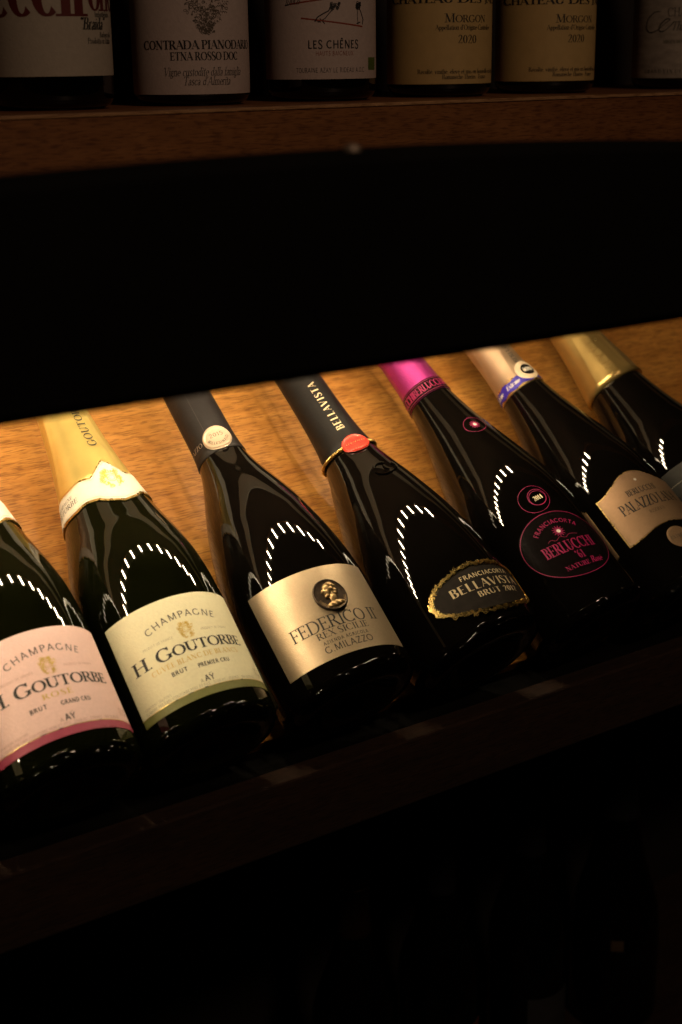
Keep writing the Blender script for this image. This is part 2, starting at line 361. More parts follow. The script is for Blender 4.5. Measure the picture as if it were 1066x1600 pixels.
class Bottle:
    def __init__(s, name, matrix, glassmat, spec, h_foil, foil, foil_top=None, foilfun=None, foil_name='foil_capsule', n=96, foil_extra=0):
        s.root = empty(name, matrix); s.spec = spec; s.skew = 0; s.sc = 0; s.foil_extra = foil_extra
        P = catmull(spec, 6)
        s.hs = [p[0] for p in P]; s.rs = [p[1] for p in P]
        prof = [(.0008, .018), (.012, .016), (.022, .010), (.030, .002), (.0335, -.0004)] + [(r, h) for h, r in P if h <= h_foil + .012]
        s.glass = lathe('glass_body', prof, glassmat, s.root, n)
        top = spec[-1][0]
        fp = [(s.r(h_foil) + .0002, h_foil)] + [(s.r(h_foil + (top - h_foil) * i / 14) + .0007 + foil_extra, h_foil + (top - h_foil) * i / 14 + (.0006 if i == 0 else 0)) for i in range(15)]
        if foil_top == 'cork': fp += [(s.r(top) + .0010, top + .001), (.0176, top + .006), (.0180, top + .012), (.0172, top + .017), (.013, top + .0195), (.006, top + .0205), (.0006, top + .0208)]
        else: fp += [(s.r(top) + .0006, top + .0015), (.010, top + .003), (.0006, top + .0032)]
        s.foil = lathe(foil_name, fp, foil, s.root, n, foilfun) if foil else None
    def stipple(s, mat, n=46):
        rnd = random.Random(str(tuple(s.root.location))); parts = []
        for row, h0 in enumerate((.0048, .0085)):
            for k in range(n):
                if rnd.random() < (.40 if row == 0 else .70): continue
                h = h0 + rnd.uniform(-.0012, .0012)
                a = 2 * math.pi * (k + .5 * row + rnd.uniform(-.6, .6)) / n; q = s.r(h); c = Vector((q * math.sin(a), -q * math.cos(a), h))
                nrm = Vector((math.sin(a), -math.cos(a), -.55 if row == 0 else -.15)).normalized(); t = Vector((math.cos(a), math.sin(a), 0)); u = nrm.cross(t)
                sz = rnd.uniform(.6, 1.3); rnd_w = rnd.uniform(1.2, 3.2); V = [c + nrm * .0007 * sz]; F = []
                for (rad, hh) in ((.0008, .00062), (.0013, -.0002)):
                    for j in range(8): V.append(c + t * (rad * rnd_w * sz * math.cos(j * math.pi / 4)) + u * (rad * sz * math.sin(j * math.pi / 4)) + nrm * hh * sz)
                for j in range(8):
                    j2 = (j + 1) % 8; F.append((0, 1 + j, 1 + j2)); F.append((1 + j, 9 + j, 9 + j2, 1 + j2))
                parts.append((V, F))
        return tag(mesh('stippled_heel', *merge(parts), mat, s.glass, True), kind='stuff')
    def r(s, h):
        hs, rs = s.hs, s.rs
        if h <= hs[0]: return rs[0]
        for i in range(1, len(hs)):
            if h <= hs[i]:
                t = (h - hs[i - 1]) / (hs[i] - hs[i - 1]); return rs[i - 1] + t * (rs[i] - rs[i - 1])
        return rs[-1]
    def pt(s, phi, h, lift=0):
        if s.skew: h = h + s.skew * (phi - s.sc)
        q = s.r(h) + lift
        return (q * math.sin(phi), -q * math.cos(phi), h)
    def patch(s, name, p0, p1, lo, hi, mat, parent=None, lift=.0003, nx=60, ny=16):
        """paper pasted on the glass between angles p0, p1 (degrees) and heights lo, hi (numbers or functions of degrees), with a thin edge"""
        lo_ = lo if callable(lo) else (lambda a: lo); hi_ = hi if callable(hi) else (lambda a: hi)
        V, F = [], []
        for i in range(nx + 1):
            a = p0 + (p1 - p0) * i / nx
            for j in range(ny + 1):
                h = lo_(a) + (hi_(a) - lo_(a)) * j / ny
                V.append(s.pt(R(a), h, lift))
        for i in range(nx):
            for j in range(ny):
                q = i * (ny + 1) + j; F.append((q, q + ny + 1, q + ny + 2, q + 1))
        ring = [i * (ny + 1) for i in range(nx + 1)] + [nx * (ny + 1) + j for j in range(1, ny + 1)] + [i * (ny + 1) + ny for i in range(nx - 1, -1, -1)] + [j for j in range(ny - 1, 0, -1)]
        base = len(V)
        for q in ring:
            x, y, z = V[q]; f = 1 - (lift + .0001) / math.hypot(x, y)
            V.append((x, y, z)); V.append((x * f, y * f, z))
        m = len(ring)
        for k in range(m):
            k2 = (k + 1) % m; F.append((base + 2 * k, base + 2 * k + 1, base + 2 * k2 + 1, base + 2 * k2))
        return mesh(name, V, F, mat, parent or s.root, True)
    def print(s, name, polys, phi, h, mat, parent, lift=.00042, rot=0, extra=0):
        """polygons (metres) wrapped onto the bottle round the point phi (degrees), h"""
        if rot: polys = move(polys, rot=rot)
        rr = s.r(h)
        V, F = [], []
        for k, p in enumerate(polys):
            n0 = len(V); l = lift + (k % 7) * 4e-6 + extra
            for a, b in p: V.append(s.pt(R(phi) + a / rr, h + b, l))
            F.append(tuple(range(n0, len(V))))
        return mesh(name, V, F, mat, parent)
    def solid(s, name, polys, phi, h, mat, parent, lift=.0005, thick=.0012):
        """the same as a raised relief with side walls"""
        rr = s.r(h); V, F = [], []
        for k, p in enumerate(polys):
            n = len(p); n0 = len(V)
            for l in (lift - .0004, lift + thick):
                for a, b in p: V.append(s.pt(R(phi) + a / rr, h + b, l))
            F.append(tuple(range(n0 + n, n0 + 2 * n)))
            for i in range(n): F.append((n0 + i, n0 + (i + 1) % n, n0 + n + (i + 1) % n, n0 + n + i))
        return mesh(name, V, F, mat, parent)

# ------------------------------------------------------------------ the place: shelf above, reclined display below
BETA = R(50)
P0 = Vector((0.41248655, 0.77192938, -0.36931851 + EYE))       # a point of the bottles' axis plane
AX = Vector((0, math.sin(BETA), math.cos(BETA)))                # up along the bottles
DX = Vector((0, -math.cos(BETA), math.sin(BETA)))               # out of the sloping panel
XL, XR = -.55, 2.3
YF = .80; ZS = -.0366 * YF + EYE                                # upper shelf: front edge and top
# sloping back panel
def slab(name, v0, v1, d0, d1, x0, x1, mat):
    me_o = box(name, x0, x1, v0, v1, d0, d1, mat, None, .001)
    m = Matrix((Vector((1, 0, 0)), AX, DX)).transposed().to_4x4(); m.translation = Vector((0, P0.y, P0.z)); me_o.matrix_world = m
    return me_o
panel = slab('sloping_back_panel', -.050, .315, -.0470 - .018, -.0470, XL, XR, WOOD)
tag(panel, 'warm oak veneer panel sloping back behind the reclining sparkling wine bottles', 'panel')
# ledge that carries the bottles, with a raised front board
ZL = -.4470 + EYE
led = empty('bottle_ledge', Matrix.Translation((.5, .70, ZL)))
def pbox(parent, name, x0, x1, y0, y1, z0, z1, mat, bev=.0012):
    o = box(name, x0, x1, y0, y1, z0, z1, mat, None, bev)
    o.parent = parent; o.matrix_parent_inverse = parent.matrix_world.inverted(); return o
bpy.context.view_layer.update()
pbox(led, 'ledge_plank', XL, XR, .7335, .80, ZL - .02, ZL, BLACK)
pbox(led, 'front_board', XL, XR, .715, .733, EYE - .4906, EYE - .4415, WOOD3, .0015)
tag(led, 'dark oak ledge with a raised front board under the reclining bottles', 'shelf')
# upper shelf
sh = empty('upper_shelf', Matrix.Translation((.5, YF, ZS)))
bpy.context.view_layer.update()
pbox(sh, 'shelf_plank', XL, XR, YF + .0205, 1.10, ZS - .022, ZS - .0006, WOOD2)
pbox(sh, 'front_board', XL, XR, YF, YF + .020, ZS - .050, ZS, WOOD2, .0016)
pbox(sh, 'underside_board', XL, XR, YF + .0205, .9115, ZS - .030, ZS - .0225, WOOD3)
pbox(sh, 'grey_reflector_strip', XL, XR, .912, .950, ZS - .031, ZS - .0225, GREY)  # unseen pale strip, added and sized for the grey reflections on the bottles
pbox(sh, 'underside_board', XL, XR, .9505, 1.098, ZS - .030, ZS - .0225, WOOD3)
pbox(sh, 'edge_highlight_strip', XL, XR, YF - .0009, YF + .004, ZS - .0016, ZS + .0005, wood('oak_edge_highlight', (.42, .22, .10), (.62, .36, .18), .4, 9.), .0004)  # pale oak edging; the lit top edge's highlight is put into its colour
tag(sh, 'oak shelf with a deep front board carrying the standing wine bottles', 'shelf')
# back walls of the case
bw = box('back_wall', XL, XR, 1.10, 1.13, EYE - 1.25, EYE + .6, DARKWALL); tag(bw, kind='structure')
gw = box('grey_back_board', XL, XR, 1.046, 1.060, EYE - .26, ZS - .032, GREY); tag(gw, 'pale grey board closing the lit bay behind the sloping oak panel', 'board')
# floor of the lower bay
lb = empty('lower_shelf', Matrix.Translation((.5, .85, EYE - .985)))
bpy.context.view_layer.update()
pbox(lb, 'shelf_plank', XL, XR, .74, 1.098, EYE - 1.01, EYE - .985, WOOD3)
tag(lb, 'dark oak shelf in the unlit bay below the reclining bottles', 'shelf')
# LED strip under the shelf's front board
ls = empty('led_strip', Matrix.Translation((.3, LED_Y, LED_Z + EYE)))
bpy.context.view_layer.update()
ALU = simple('black_channel', (.02, .02, .02), .6, 0, .05, 50)
def led_box(name, x0, x1, t, n0, n1, mat):
    """box across the tilted LED plane: t half-width, n0..n1 along the light's direction"""
    T_ = Vector((0, math.cos(LED_TILT), math.sin(LED_TILT))); Nn = Vector((0, math.sin(LED_TILT), -math.cos(LED_TILT)))
    V = [Vector((x, 0, 0)) + T_ * q + Nn * n for x in (x0, x1) for q in (-t, t) for n in (n0, n1)]
    o = mesh(name, V, [(0, 1, 3, 2), (4, 6, 7, 5), (0, 4, 5, 1), (2, 3, 7, 6), (0, 2, 6, 4), (1, 5, 7, 3)], mat, ls)
    return o
led_box('channel', XL - .3, LED_END + .02 - .3, .0125, -.0045, -.0015, ALU)
em, nt_, p_ = new_mat('led_emitter')
p_.inputs['Base Color'].default_value = (.8, .75, .6, 1); p_.inputs['Emission Color'].default_value = (*LED_COL, 1); p_.inputs['Emission Strength'].default_value = LED_STRENGTH
MATS['led_emitter'] = em
x = LED_END - .3; dio = None
while x > XL - .25:
    if dio is None: dio = o = led_box('diode', -.0025, .0025, .0115, -.0012, .0006, em)
    else: o = dio.copy(); sc.collection.objects.link(o)
    o.location = (x, 0, 0); x -= LED_STEP
tag(ls, 'row of small warm LED lamps tucked under the upper shelf, seen mirrored in the bottles', 'light strip')
# black rail close to the viewer
YR = .45
def rail():
    n = 48; V, F = [], []
    xa, xb = -.25, .95
    for i in range(n + 1):
        x = xa + (xb - xa) * i / n
        c = ((x - .335) / .16) ** 2
        zt = EYE - .0335 - .0034 * min(c, 3.5); zb = EYE - .1157
        e = .004
        sec = [(YR + e, zb), (YR, zb + e), (YR, zt - e), (YR + e, zt), (YR + .030 - e, zt), (YR + .030, zt - e), (YR + .030, zb + e), (YR + .030 - e, zb)]
        V += [(x, y, z) for y, z in sec]
    for i in range(n):
        for k in range(8): F.append((i * 8 + k, i * 8 + (k + 1) % 8, (i + 1) * 8 + (k + 1) % 8, (i + 1) * 8 + k))
    F.append(tuple(range(7, -1, -1))); F.append(tuple(n * 8 + k for k in range(8)))
    return V, F
r0 = empty('foreground_rail', Matrix.Translation((0, 0, 0)))
mesh('rail_bar', *rail(), BLACK, r0)
# small pale stud on its top edge
st_v = []; st_f = []
nst = 14
for j, (rr_, zz) in enumerate([(.0034, 0), (.0034, .0012), (.0026, .0022), (.0010, .0027), (.0002, .0028)]):
    for k in range(nst): st_v.append((.3295 + rr_ * math.cos(2 * math.pi * k / nst), YR + .008 + rr_ * math.sin(2 * math.pi * k / nst), EYE - .0336 + zz))
for j in range(4):
    for k in range(nst): st_f.append((j * nst + k, j * nst + (k + 1) % nst, (j + 1) * nst + (k + 1) % nst, (j + 1) * nst + k))
mesh('stud', st_v, st_f, simple('stud_metal', (.45, .36, .28), .5, .6, .1, 100), r0, True)
tag(r0, 'broad black rail blurred in the foreground, crossing in front of the display', 'rail')

# ------------------------------------------------------------------ reclining bottles
BASE = -.063
SPOT = [(-.096, .03, 0), (-.001, .03, 0), (.104, 0, .0020), (.211, -.035, .0041, .025), (.322, -.09, 0), (.416, -.10, 0), (.5095, -.075, 0), (-.1925, .03, 0)]
def recline(i):
    u, s, o, *t = SPOT[i]; t = t[0] if t else 0        # place along the ledge, sideways lean, stand-off, extra recline
    ax = (AX + Vector((s, 0, 0)) - DX * t).normalized(); xx = (Vector((1, 0, 0)) - ax * ax.x).normalized()
    m = Matrix((xx, ax.cross(xx), ax)).transposed().to_4x4()
    m.translation = P0 + Vector((u, 0, 0)) + ax * BASE + DX * o
    return m
GRP = 'sparkling wine bottles reclining on the ledge'
random.seed(11)
def creased(n, amp, seed, h0, h1):
    rnd = random.Random(seed); cs = [(rnd.uniform(-2.6, 1.2), rnd.uniform(.03, .10), rnd.uniform(.4, 1), rnd.uniform(-.5, .5)) for _ in range(n)]
    def f(a, r, h):
        a = (a + math.pi) % (2 * math.pi) - math.pi
        t = (h - h0) / max(1e-6, h1 - h0); q = 0
        for c, wd, s_, sl in cs:
            e = (a - c - sl * (t - .3)) / wd; q += s_ * math.exp(-e * e)
        return r + amp * q * min(1, max(0, t * 6))
    return f
def crest(seed, w, h, n=70, lw=.00022):
    """an ornate little coat of arms: shield, crown, scrolls either side"""
    rnd = random.Random(seed); P = []
    P += arc(0, -.02 * h, w * .20, h * .20, 0, 360, lw * 1.4); P += arc(0, -.02 * h, w * .12, h * .12, 0, 360, lw)
    for k in range(5):
        x = (k - 2) * w * .11; P += disc(x, h * .40 - abs(k - 2) * h * .03, w * .035, 8); P += line(x * .7, h * .24, x, h * .37, lw * 1.3, 2)
    P += arc(0, h * .24, w * .26, h * .06, 0, 360, lw * 1.3)
    for k in range(n):
        sx = random.Random(seed + k).choice((-1, 1)); a = rnd.uniform(-.5, .45); b = rnd.uniform(.2, .46) * math.sqrt(max(0, 1 - (a / .55) ** 2))
        a0 = rnd.uniform(0, 360); P += arc(sx * b * w, a * h, rnd.uniform(.03, .09) * w, rnd.uniform(.03, .08) * h, a0, a0 + rnd.uniform(120, 280), lw * rnd.uniform(.8, 1.8), 6)
    return P
def gold_leaves(a_, b_, seed, n=150, sz=.0014):
    """filigree: little leaves and curls round an oval"""
    rnd = random.Random(seed); P = []
    for k in range(n):
        q = 2 * math.pi * (k + rnd.uniform(-.4, .4)) / n; off = rnd.uniform(.0002, .0026)
        x, y = (a_ + off) * math.cos(q), (b_ + off) * math.sin(q); l = rnd.uniform(.6, 1.3) * sz; o = q + rnd.uniform(-1.6, 1.6)
        c, s = math.cos(o), math.sin(o)
        P.append([(x + c * l, y + s * l), (x - s * l * .35, y + c * l * .35), (x - c * l, y - s * l), (x + s * l * .35, y - c * l * .35)])
        if k % 3 == 0: P += arc(x, y, sz * .9, sz * .9, math.degrees(o), math.degrees(o) + 230, sz * .28, 6)
    return P

PAPER_PINK = simple('pink_label_paper', (.83, .56, .53), .62, 0, .035, 500, .3, 900)
PAPER_CREAM = simple('cream_label_paper', (.80, .74, .50), .62, 0, .035, 500, .3, 900)
PAPER_WHITE = simple('white_label_paper', (.66, .60, .50), .6, 0, .03, 400, .2, 900)
BAND_PINK = simple('rose_band_print', (.36, .045, .095), .55, 0, .06, 400, .2, 900)
BAND_GREEN = simple('olive_band_print', (.165, .165, .042), .55, 0, .06, 400, .2, 900)
FOIL_GOLD = simple('yellow_gold_foil', (.92, .70, .22), .32, .8, .05, 60, .6, 110, rvar=.06)
FOIL_PINK = simple('pale_pink_foil', (.80, .52, .42), .34, .8, .05, 60, .25, 160)

def two_wave(c, peak, base, ripple, seed):
    def f(a):
        x = abs(a - c); v = base + peak * max(0, 1 - x / 26) ** .8 if peak else base
        return v + ripple * math.cos(R(a - c) * 8) * (1 if x < 60 else .4)
    return f
def grower_bottle(i, pink):
    b = Bottle('champagne_bottle', recline(i), GL_GREEN, STD, .196, FOIL_PINK if pink else FOIL_GOLD, 'cork', creased(7, .0007, 3 + i, .196, .29))
    paper = PAPER_PINK if pink else PAPER_CREAM
    C = -8 if not pink else -4
    lab = b.patch('front_label', C - 60, C + 60, .0178, .0880, paper)
    bt = .0228
    band = b.patch('colour_band', C - 60.02, C + 60.02, .0177, bt, BAND_PINK if pink else BAND_GREEN, lab, .00036, 60, 3)
    b.print('band_rule', [q for k in range(64) for q in line((k - 32) * .00155, 0, (k - 31) * .00155, 0, .0004, 1)], C, bt + .0002, GOLD, lab, .0004)
    P = bend(text('CHAMPAGNE', .0046, SANSM, 1, .20, w=.0465), .066)
    P = move(P, .0005, .0722 - .0518)
    P += move(text('H. GOUTORBE', .0086, STRONGR, 1, .02, caps=.80, w=.0775), -.0012, .0486 - .0518)
    P += move(text('BRUT', .0028, SANSB, 1, .14, w=.0100), -.0140, .0372 - .0518)
    P += move(text('GRAND CRU' if pink else 'PREMIER CRU', .0028, SANSB, 1, .12, w=.0185 if pink else .0215), .0085, .0365 - .0518)
    P += move(text('AŸ', .0040, SANSB, 1, .06, w=.0062), .0012, .0266 - .0518)
    b.print('lettering', P, C, .0518, INK, lab)
    Q = move(text('ELABORE PAR EARL GOUTORBE PERE ET FILS - 51160 AY - FRANCE - RM 26291-02', .0017, SANS, 1.0, .12, w=.078), -.005, .0240 - .0518)
    Q += move(text('CONTIENT SULFITES', .0015, SANS, 1, .1, align='l'), -.0440, .0268 - .0518)
    Q += move(text('750 ml', .0022, SANS, .9, .05, align='r'), .0450, .0300 - .0518) + move(text('12% vol', .0022, SANS, .9, .05, align='r'), .0450, .0270 - .0518)
    Q += move(text('PRODUIT DE FRANCE', .0016, SANS, 1, .16, w=.020), -.0195, .0605 - .0518) + move(text('PRODUCT OF FRANCE', .0016, SANS, 1, .16, w=.020), .0195, .0605 - .0518)
    Q += move(text('A', .0024, SANS, 1, .1), -.0040, .0266 - .0518)
    b.print('small_print', Q, C, .0518, simple('olive_grey_ink', (.34, .29, .18), .6) if not pink else simple('pale_rose_ink', (.42, .22, .19), .6), lab)
    b.print('crest', move(crest(5, .0105, .0115), 0, 0), C, .0640, PALEGOLD, lab)
    b.print('gold_lettering', text('ROSÉ' if pink else 'CUVÉE BLANC DE BLANCS', .0034, ROMAN, 1.0, .22 if pink else .14, w=.018 if pink else .060), C, .0428, PALEGOLD, lab)
    # shaped neck label with a gilt edge
    c = 0
    nlo = two_wave(c, -.009, .1805, .0010, 1); nhi = two_wave(c, .0105, .1985, .0010, 2)
    gb = b.patch('gilt_edge', -172, 165, lambda a: nlo(a) - .0017, lambda a: nhi(a) + .0017, GOLD, None, .0009, 110, 10)
    nl = b.patch('neck_label', -171, 164, nlo, nhi, PAPER_WHITE if not pink else simple('blush_label_paper', (.76, .60, .54), .6, 0, .03, 400, .2, 900), None, .0012, 110, 12)
    rule = []
    for k in range(-60, 60):
        rule += [[(.0276 * R(k * 1.4 + j) if 0 else .0276 * R((k + j) * 1.4), f((k + j) * 1.4 + c) - .1905 + e) for (j, e) in ((0, 0), (1, 0), (1, .00025), (0, .00025))] for f, s in ((nlo, 1), (nhi, -1)) for f in [(lambda a, f=f, s=s: f(a) + s * .0012)]]
    b.print('gold_rule', rule, c, .1905, PALEGOLD, nl, .00135)
    b.print('crest', crest(9, .0160, .0165, 90, .00034), c, .1940, PALEGOLD, nl, .00135)
    b.print('lettering', move(text('GOUTORBE', .0040, ROMAN, 1, .12), 0, -.0035) + move(text('CHAMPAGNE', .0026, ROMAN, 1, .12), 0, .0020), c - 82, .1895, INK, nl, .00135)
    if not pink:
        b.print('lettering', move(text('GOUTORBE', .0062, ROMAN, 1.0, .12, align='l'), 0, -.003), c + 2, .2255, INK, b.foil, .0012, rot=math.pi / 2)
    tag(b.root, 'champagne bottle with pink label and rose band, cut off by the left edge' if pink else 'champagne bottle with cream and olive label and yellow gold neck foil', 'bottle', GRP)
    return b
B1 = grower_bottle(0, True)
B2 = grower_bottle(1, False)

b = Bottle('champagne_bottle', recline(7), GL_GREEN, STD, .196, FOIL_GOLD, 'cork', creased(6, .0007, 77, .196, .29))
b.patch('front_label', -68, 52, .0178, .0880, PAPER_CREAM)
tag(b.root, 'champagne bottle lying left of the pink-labelled one, outside the picture', 'bottle', GRP)

# --- third: gold metallic label with a bronze medallion
GOLDPAPER = simple('gold_metallic_paper', (.60, .46, .30), .38, .75, .05, 700, .45, 1500, rvar=.05)
DKFOIL = simple('charcoal_foil', (.0095, .007, .007), .5, .0, .12, 120, .35, 500, spec=.22)
BEIGE = simple('champagne_seal', (.50, .38, .27), .42, .4, .06, 300, .15, 600)
BRONZE = simple('dark_bronze', (.075, .052, .036), .38, .85, .25, 500, .4, 900)
BRASS = simple('worn_brass', (.46, .31, .15), .42, .9, .2, 600, .3, 900)
b = Bottle('champagne_bottle', recline(2), GL_BLACK, PREST, .2065, DKFOIL, 'cork', creased(2, .0005, 21, .2075, .29))
B3 = b
b.skew, b.sc = -.0033, R(-16)
lab = b.patch('front_label', -70, 39, .0180, .0826, GOLDPAPER)
C = -14.5
P = move(text('FEDERICO II', .0090, MEDR, 1, .03, w=.0620), .000, .0382 - .052) + move(text('REX SICILIE', .0046, ROMAN, 1, .08, w=.0360), .0020, .0328 - .052)
P += move(text('AZIENDA AGRICOLA', .0024, SANSB, 1, .22, w=.0315), .0014, .0283 - .052) + move(text('G.MILAZZO', .0048, MEDS, 1, .05, w=.0335), .0012, .0222 - .052)
P += move(arc(0, 0, .0007, .0007, 0, 360, .0003), .0320, .0462 - .052)
b.print('lettering', P, C, .052, INK, lab)
# medallion: oval disc with rim, legend and a head in relief
med = empty('medallion', Matrix.Identity(4)); med.parent = b.root
def relief_disc(bt, phi, h, wa, hb, base, fun, n=26, m=64):
    V, F = [], []; rr = bt.r(h)
    for i in range(n + 1):
        t = i / n
        for k in range(m):
            q = 2 * math.pi * k / m; x, y = wa * t * math.cos(q), hb * t * math.sin(q)
            V.append(bt.pt(R(phi) + x / rr, h + y, base + fun(x / wa, y / hb, t)))
    for i in range(n):
        for k in range(m): F.append((i * m + k, i * m + (k + 1) % m, (i + 1) * m + (k + 1) % m, (i + 1) * m + k))
    n0 = len(V)
    for k in range(m):
        q = 2 * math.pi * k / m; V.append(bt.pt(R(phi) + wa * math.cos(q) / rr, h + hb * math.sin(q), 0))
    for k in range(m): F.append((n * m + k, n0 + k, n0 + (k + 1) % m, n * m + (k + 1) % m))
    return V, F
def rim(x, y, t): return .0007 * math.exp(-((t - .93) / .05) ** 2) + .0003 * math.exp(-((t - .80) / .02) ** 2) - (.0008 if t > .985 else 0)
mo = mesh('medallion_disc', *relief_disc(b, -9, .0600, .0112, .0120, .0016, rim), BRONZE, None, True); mo.parent = med
def ell(x, y, cx, cy, a, c, rot=0):
    dx, dy = x - cx, y - cy; cr, sr = math.cos(rot), math.sin(rot); u, v = (dx * cr + dy * sr) / a, (-dx * sr + dy * cr) / c
    return math.sqrt(max(0, 1 - u * u - v * v))
def head_h(x, y):
    """profile bust looking left, laurel in the hair (x, y in disc units)"""
    e = max(.80 * ell(x, y, .02, .24, .22, .26), .78 * ell(x, y, -.10, .10, .15, .20, .15), .74 * ell(x, y, -.22, .17, .075, .11, -.5), .70 * ell(x, y, -.14, -.06, .11, .09), .62 * ell(x, y, .06, -.16, .15, .26, -.2),
            .60 * ell(x, y, .06, -.46, .40, .15, .12), .95 * ell(x, y, .12, .30, .22, .25), .88 * ell(x, y, .20, .08, .12, .20))
    hair = .16 * math.sin(26 * x + 10 * y) * math.cos(22 * y - 8 * x) if (x > .05 - .25 * max(0, y - .3) and y > -.08) or y > .40 else 0
    leaf = .22 * max(0, math.cos(30 * (x + .4 * y))) * math.exp(-((y - .40 + .25 * x) / .05) ** 2)
    eye = -.25 * math.exp(-(((x + .13) / .045) ** 2 + ((y - .21) / .03) ** 2)) - .20 * math.exp(-(((x + .20) / .07) ** 2 + ((y - .015) / .018) ** 2)) - .15 * math.exp(-(((x - .02) / .03) ** 2 + ((y - .02) / .12) ** 2))
    fold = .12 * math.sin(30 * x + 20 * y) if y < -.34 else 0
    return (e + (hair + eye + leaf + fold) * (1 if e > .25 else 0)) if e > 0 else 0
V, F = [], []; gn = 64; rr_ = b.r(.060)
for i in range(gn + 1):
    for j in range(gn + 1):
        x, y = -.55 + 1.1 * i / gn, -.66 + 1.32 * j / gn
        V.append(b.pt(R(-9) + (x * 1.50 - .03) * .0112 / rr_, .0600 + (y * 1.36 + .02) * .0120, .00135 + .0026 * head_h(x, y)))
for i in range(gn):
    for j in range(gn):
        x, y = -.55 + 1.1 * (i + .5) / gn, -.66 + 1.32 * (j + .5) / gn
        if head_h(x, y) > .12: F.append((i * (gn + 1) + j, (i + 1) * (gn + 1) + j, (i + 1) * (gn + 1) + j + 1, i * (gn + 1) + j + 1))
ho = mesh('profile_head', V, F, BRASS, None, True); ho.parent = med
lg = []
for k in range(26):
    q = R(198 + 144 * k / 25); rnd = random.Random(k)
    lg += move(text(rnd.choice('FRIDEVSCAO'), .0014, SANSB), .0096 * math.cos(q), .0103 * math.sin(q), q + math.pi / 2)
lo_ = b.print('legend', lg, -9, .0600, BRASS, med, .0021)
b.skew = 0
# neck seal and foil print
def blob(k, n=44):    # soft rounded seal outline
    return [((1 + .05 * math.cos(2 * q + .4) + .03 * math.cos(3 * q)) * math.cos(q), (1 + .05 * math.cos(2 * q + .4)) * math.sin(q)) for q in [2 * math.pi * i / n for i in range(n)]]
def seal(b, name, phi, h, wa, hb, mat, parent, lift=.0009, thick=.0016, rimh=.0005):
    def f(x, y, t): return thick * (1 if t < .9 else math.sqrt(max(0, 1 - ((t - .9) / .1) ** 2))) + rimh * math.exp(-((t - .84) / .05) ** 2)
    return mesh(name, *relief_disc(b, phi, h, wa, hb, lift, f), mat, parent, True)
se = seal(b, 'neck_seal', -18, .2170, .0103, .0100, BEIGE, b.root)
b.print('lettering', move(text('2015', .0032, SANS, 1.15, .08), 0, .0002) + move(move(bend([[(-x, -y) for x, y in p] for p in text('MILLESIMATO', .0021, SANSB, 1, .16)], .0072), 0, .0069), 0, 0, math.pi), -18, .2170, INK, se, .0027)
b.print('lettering', text('MILAZZO', .0036, ROMAN, 1, .12), -92, .2160, simple('silver_print', (.30, .26, .23), .4, .6), b.foil, .0011)
b.print('foil_seam', line(0, 0, 0, .075, .00035, 30), -38, .222, simple('seam_shadow', (.02, .017, .015), .5), b.foil, .00085)
b.patch('back_label', -250, -97, .018, .083, simple('olive_back_label', (.055, .06, .028), .5, 0, .1, 200), None, .0003, 50, 4)
tag(b.root, 'dark bottle with gold metallic label bearing a bronze head medallion', 'bottle', GRP)

# --- fourth: oval black label in gilt filigree, red seal on a gold cord
b = Bottle('champagne_bottle', recline(3), GL_BLACK, SLOPE, .1890, simple('matt_black_foil', (.008, .0066, .0062), .5, .0, .12, 120, .3, 500, spec=.2), 'cork')
B4 = b
b.skew, b.sc = -.0028, R(0)
C, H, OA, OB = 2, .0335, .0435, .0170
SLATE = simple('slate_label', (.017, .013, .0105), .6, 0, .25, 260, .4, 700, spec=.10)
da = math.degrees(OA / b.r(H))
lab = b.patch('front_label', C - da, C + da, lambda a: H - OB * math.sqrt(max(0, 1 - ((a - C) / da) ** 2)), lambda a: H + OB * math.sqrt(max(0, 1 - ((a - C) / da) ** 2)), SLATE, None, .0004, 80, 12)
b.print('gold_rule', arc(0, 0, OA - .0001, OB - .0001, 0, 360, .00045, 160), C, H, simple('bright_gold', (.95, .76, .42), .2, 1, .05, 300), lab, .0006)
b.solid('gilt_filigree', gold_leaves(OA + .0006, OB + .0006, 3, 260, .0016), C, H, GOLD, lab, .0005, .0007)
SILV = simple('pale_gold_leaf', (.74, .60, .38), .35, .35, .15, 400)
P = move(text('FRANCIACORTA', .0035, SANSB, 1.0, .12, w=.0430), .0025, .0082) + move(text('BELLAVISTA', .0064, STENCIL, 1.0, .10, w=.0600), .000, -.0008) + move(text('BRUT 2012', .0043, STENCIL, .95, .10, w=.0360), .0050, -.0072)
b.print('lettering', P, C, H, SILV, lab, .0006)
b.skew = 0
RED = simple('red_wax', (.72, .045, .025), .32, 0, .06, 300, .2, 400, coat=.3)
se = seal(b, 'red_seal', -13, .1882, .0106, .0082, RED, b.root, .0010, .0016, .0003)
DRED = simple('dark_red_print', (.22, .012, .010), .5)
P = move(text('SCALA', .0036, ROMAN, 1.2, .1), .001, -.0030)
for k in range(9): P += arc(-.005 + .0011 * k, .0022 + .0006 * math.sin(k), .0011, .0008, 20 * k, 20 * k + 200, .0003, 6)
b.print('lettering', P, -13, .1882, DRED, se, .0029)
dots = []
for k in range(7): dots += disc(-.0045 + .0016 * k, -.0065, .00028, 6)
for k in range(5): dots += disc(-.0080 + .0030 * k, .0038 + .0024 * math.sin(.5 + k * .6), .00028, 6)
b.print('gilt_dots', dots, -13, .1882, GOLD, se, .0029)
cords = []
for s in range(3):
    pts = []
    for k in range(0, 241):
        a = 2 * math.pi * k / 240; h = .1895 - .0015 * math.cos(a + .33); tw = 2 * math.pi * (26 * k / 240 + s / 3)
        q = b.r(h) + .0014 + .0007 * math.cos(tw); pts.append((q * math.sin(a), -q * math.cos(a), h + .0009 * math.sin(tw)))
    cords.append(tube(pts[:-1], .00062, 6, True))
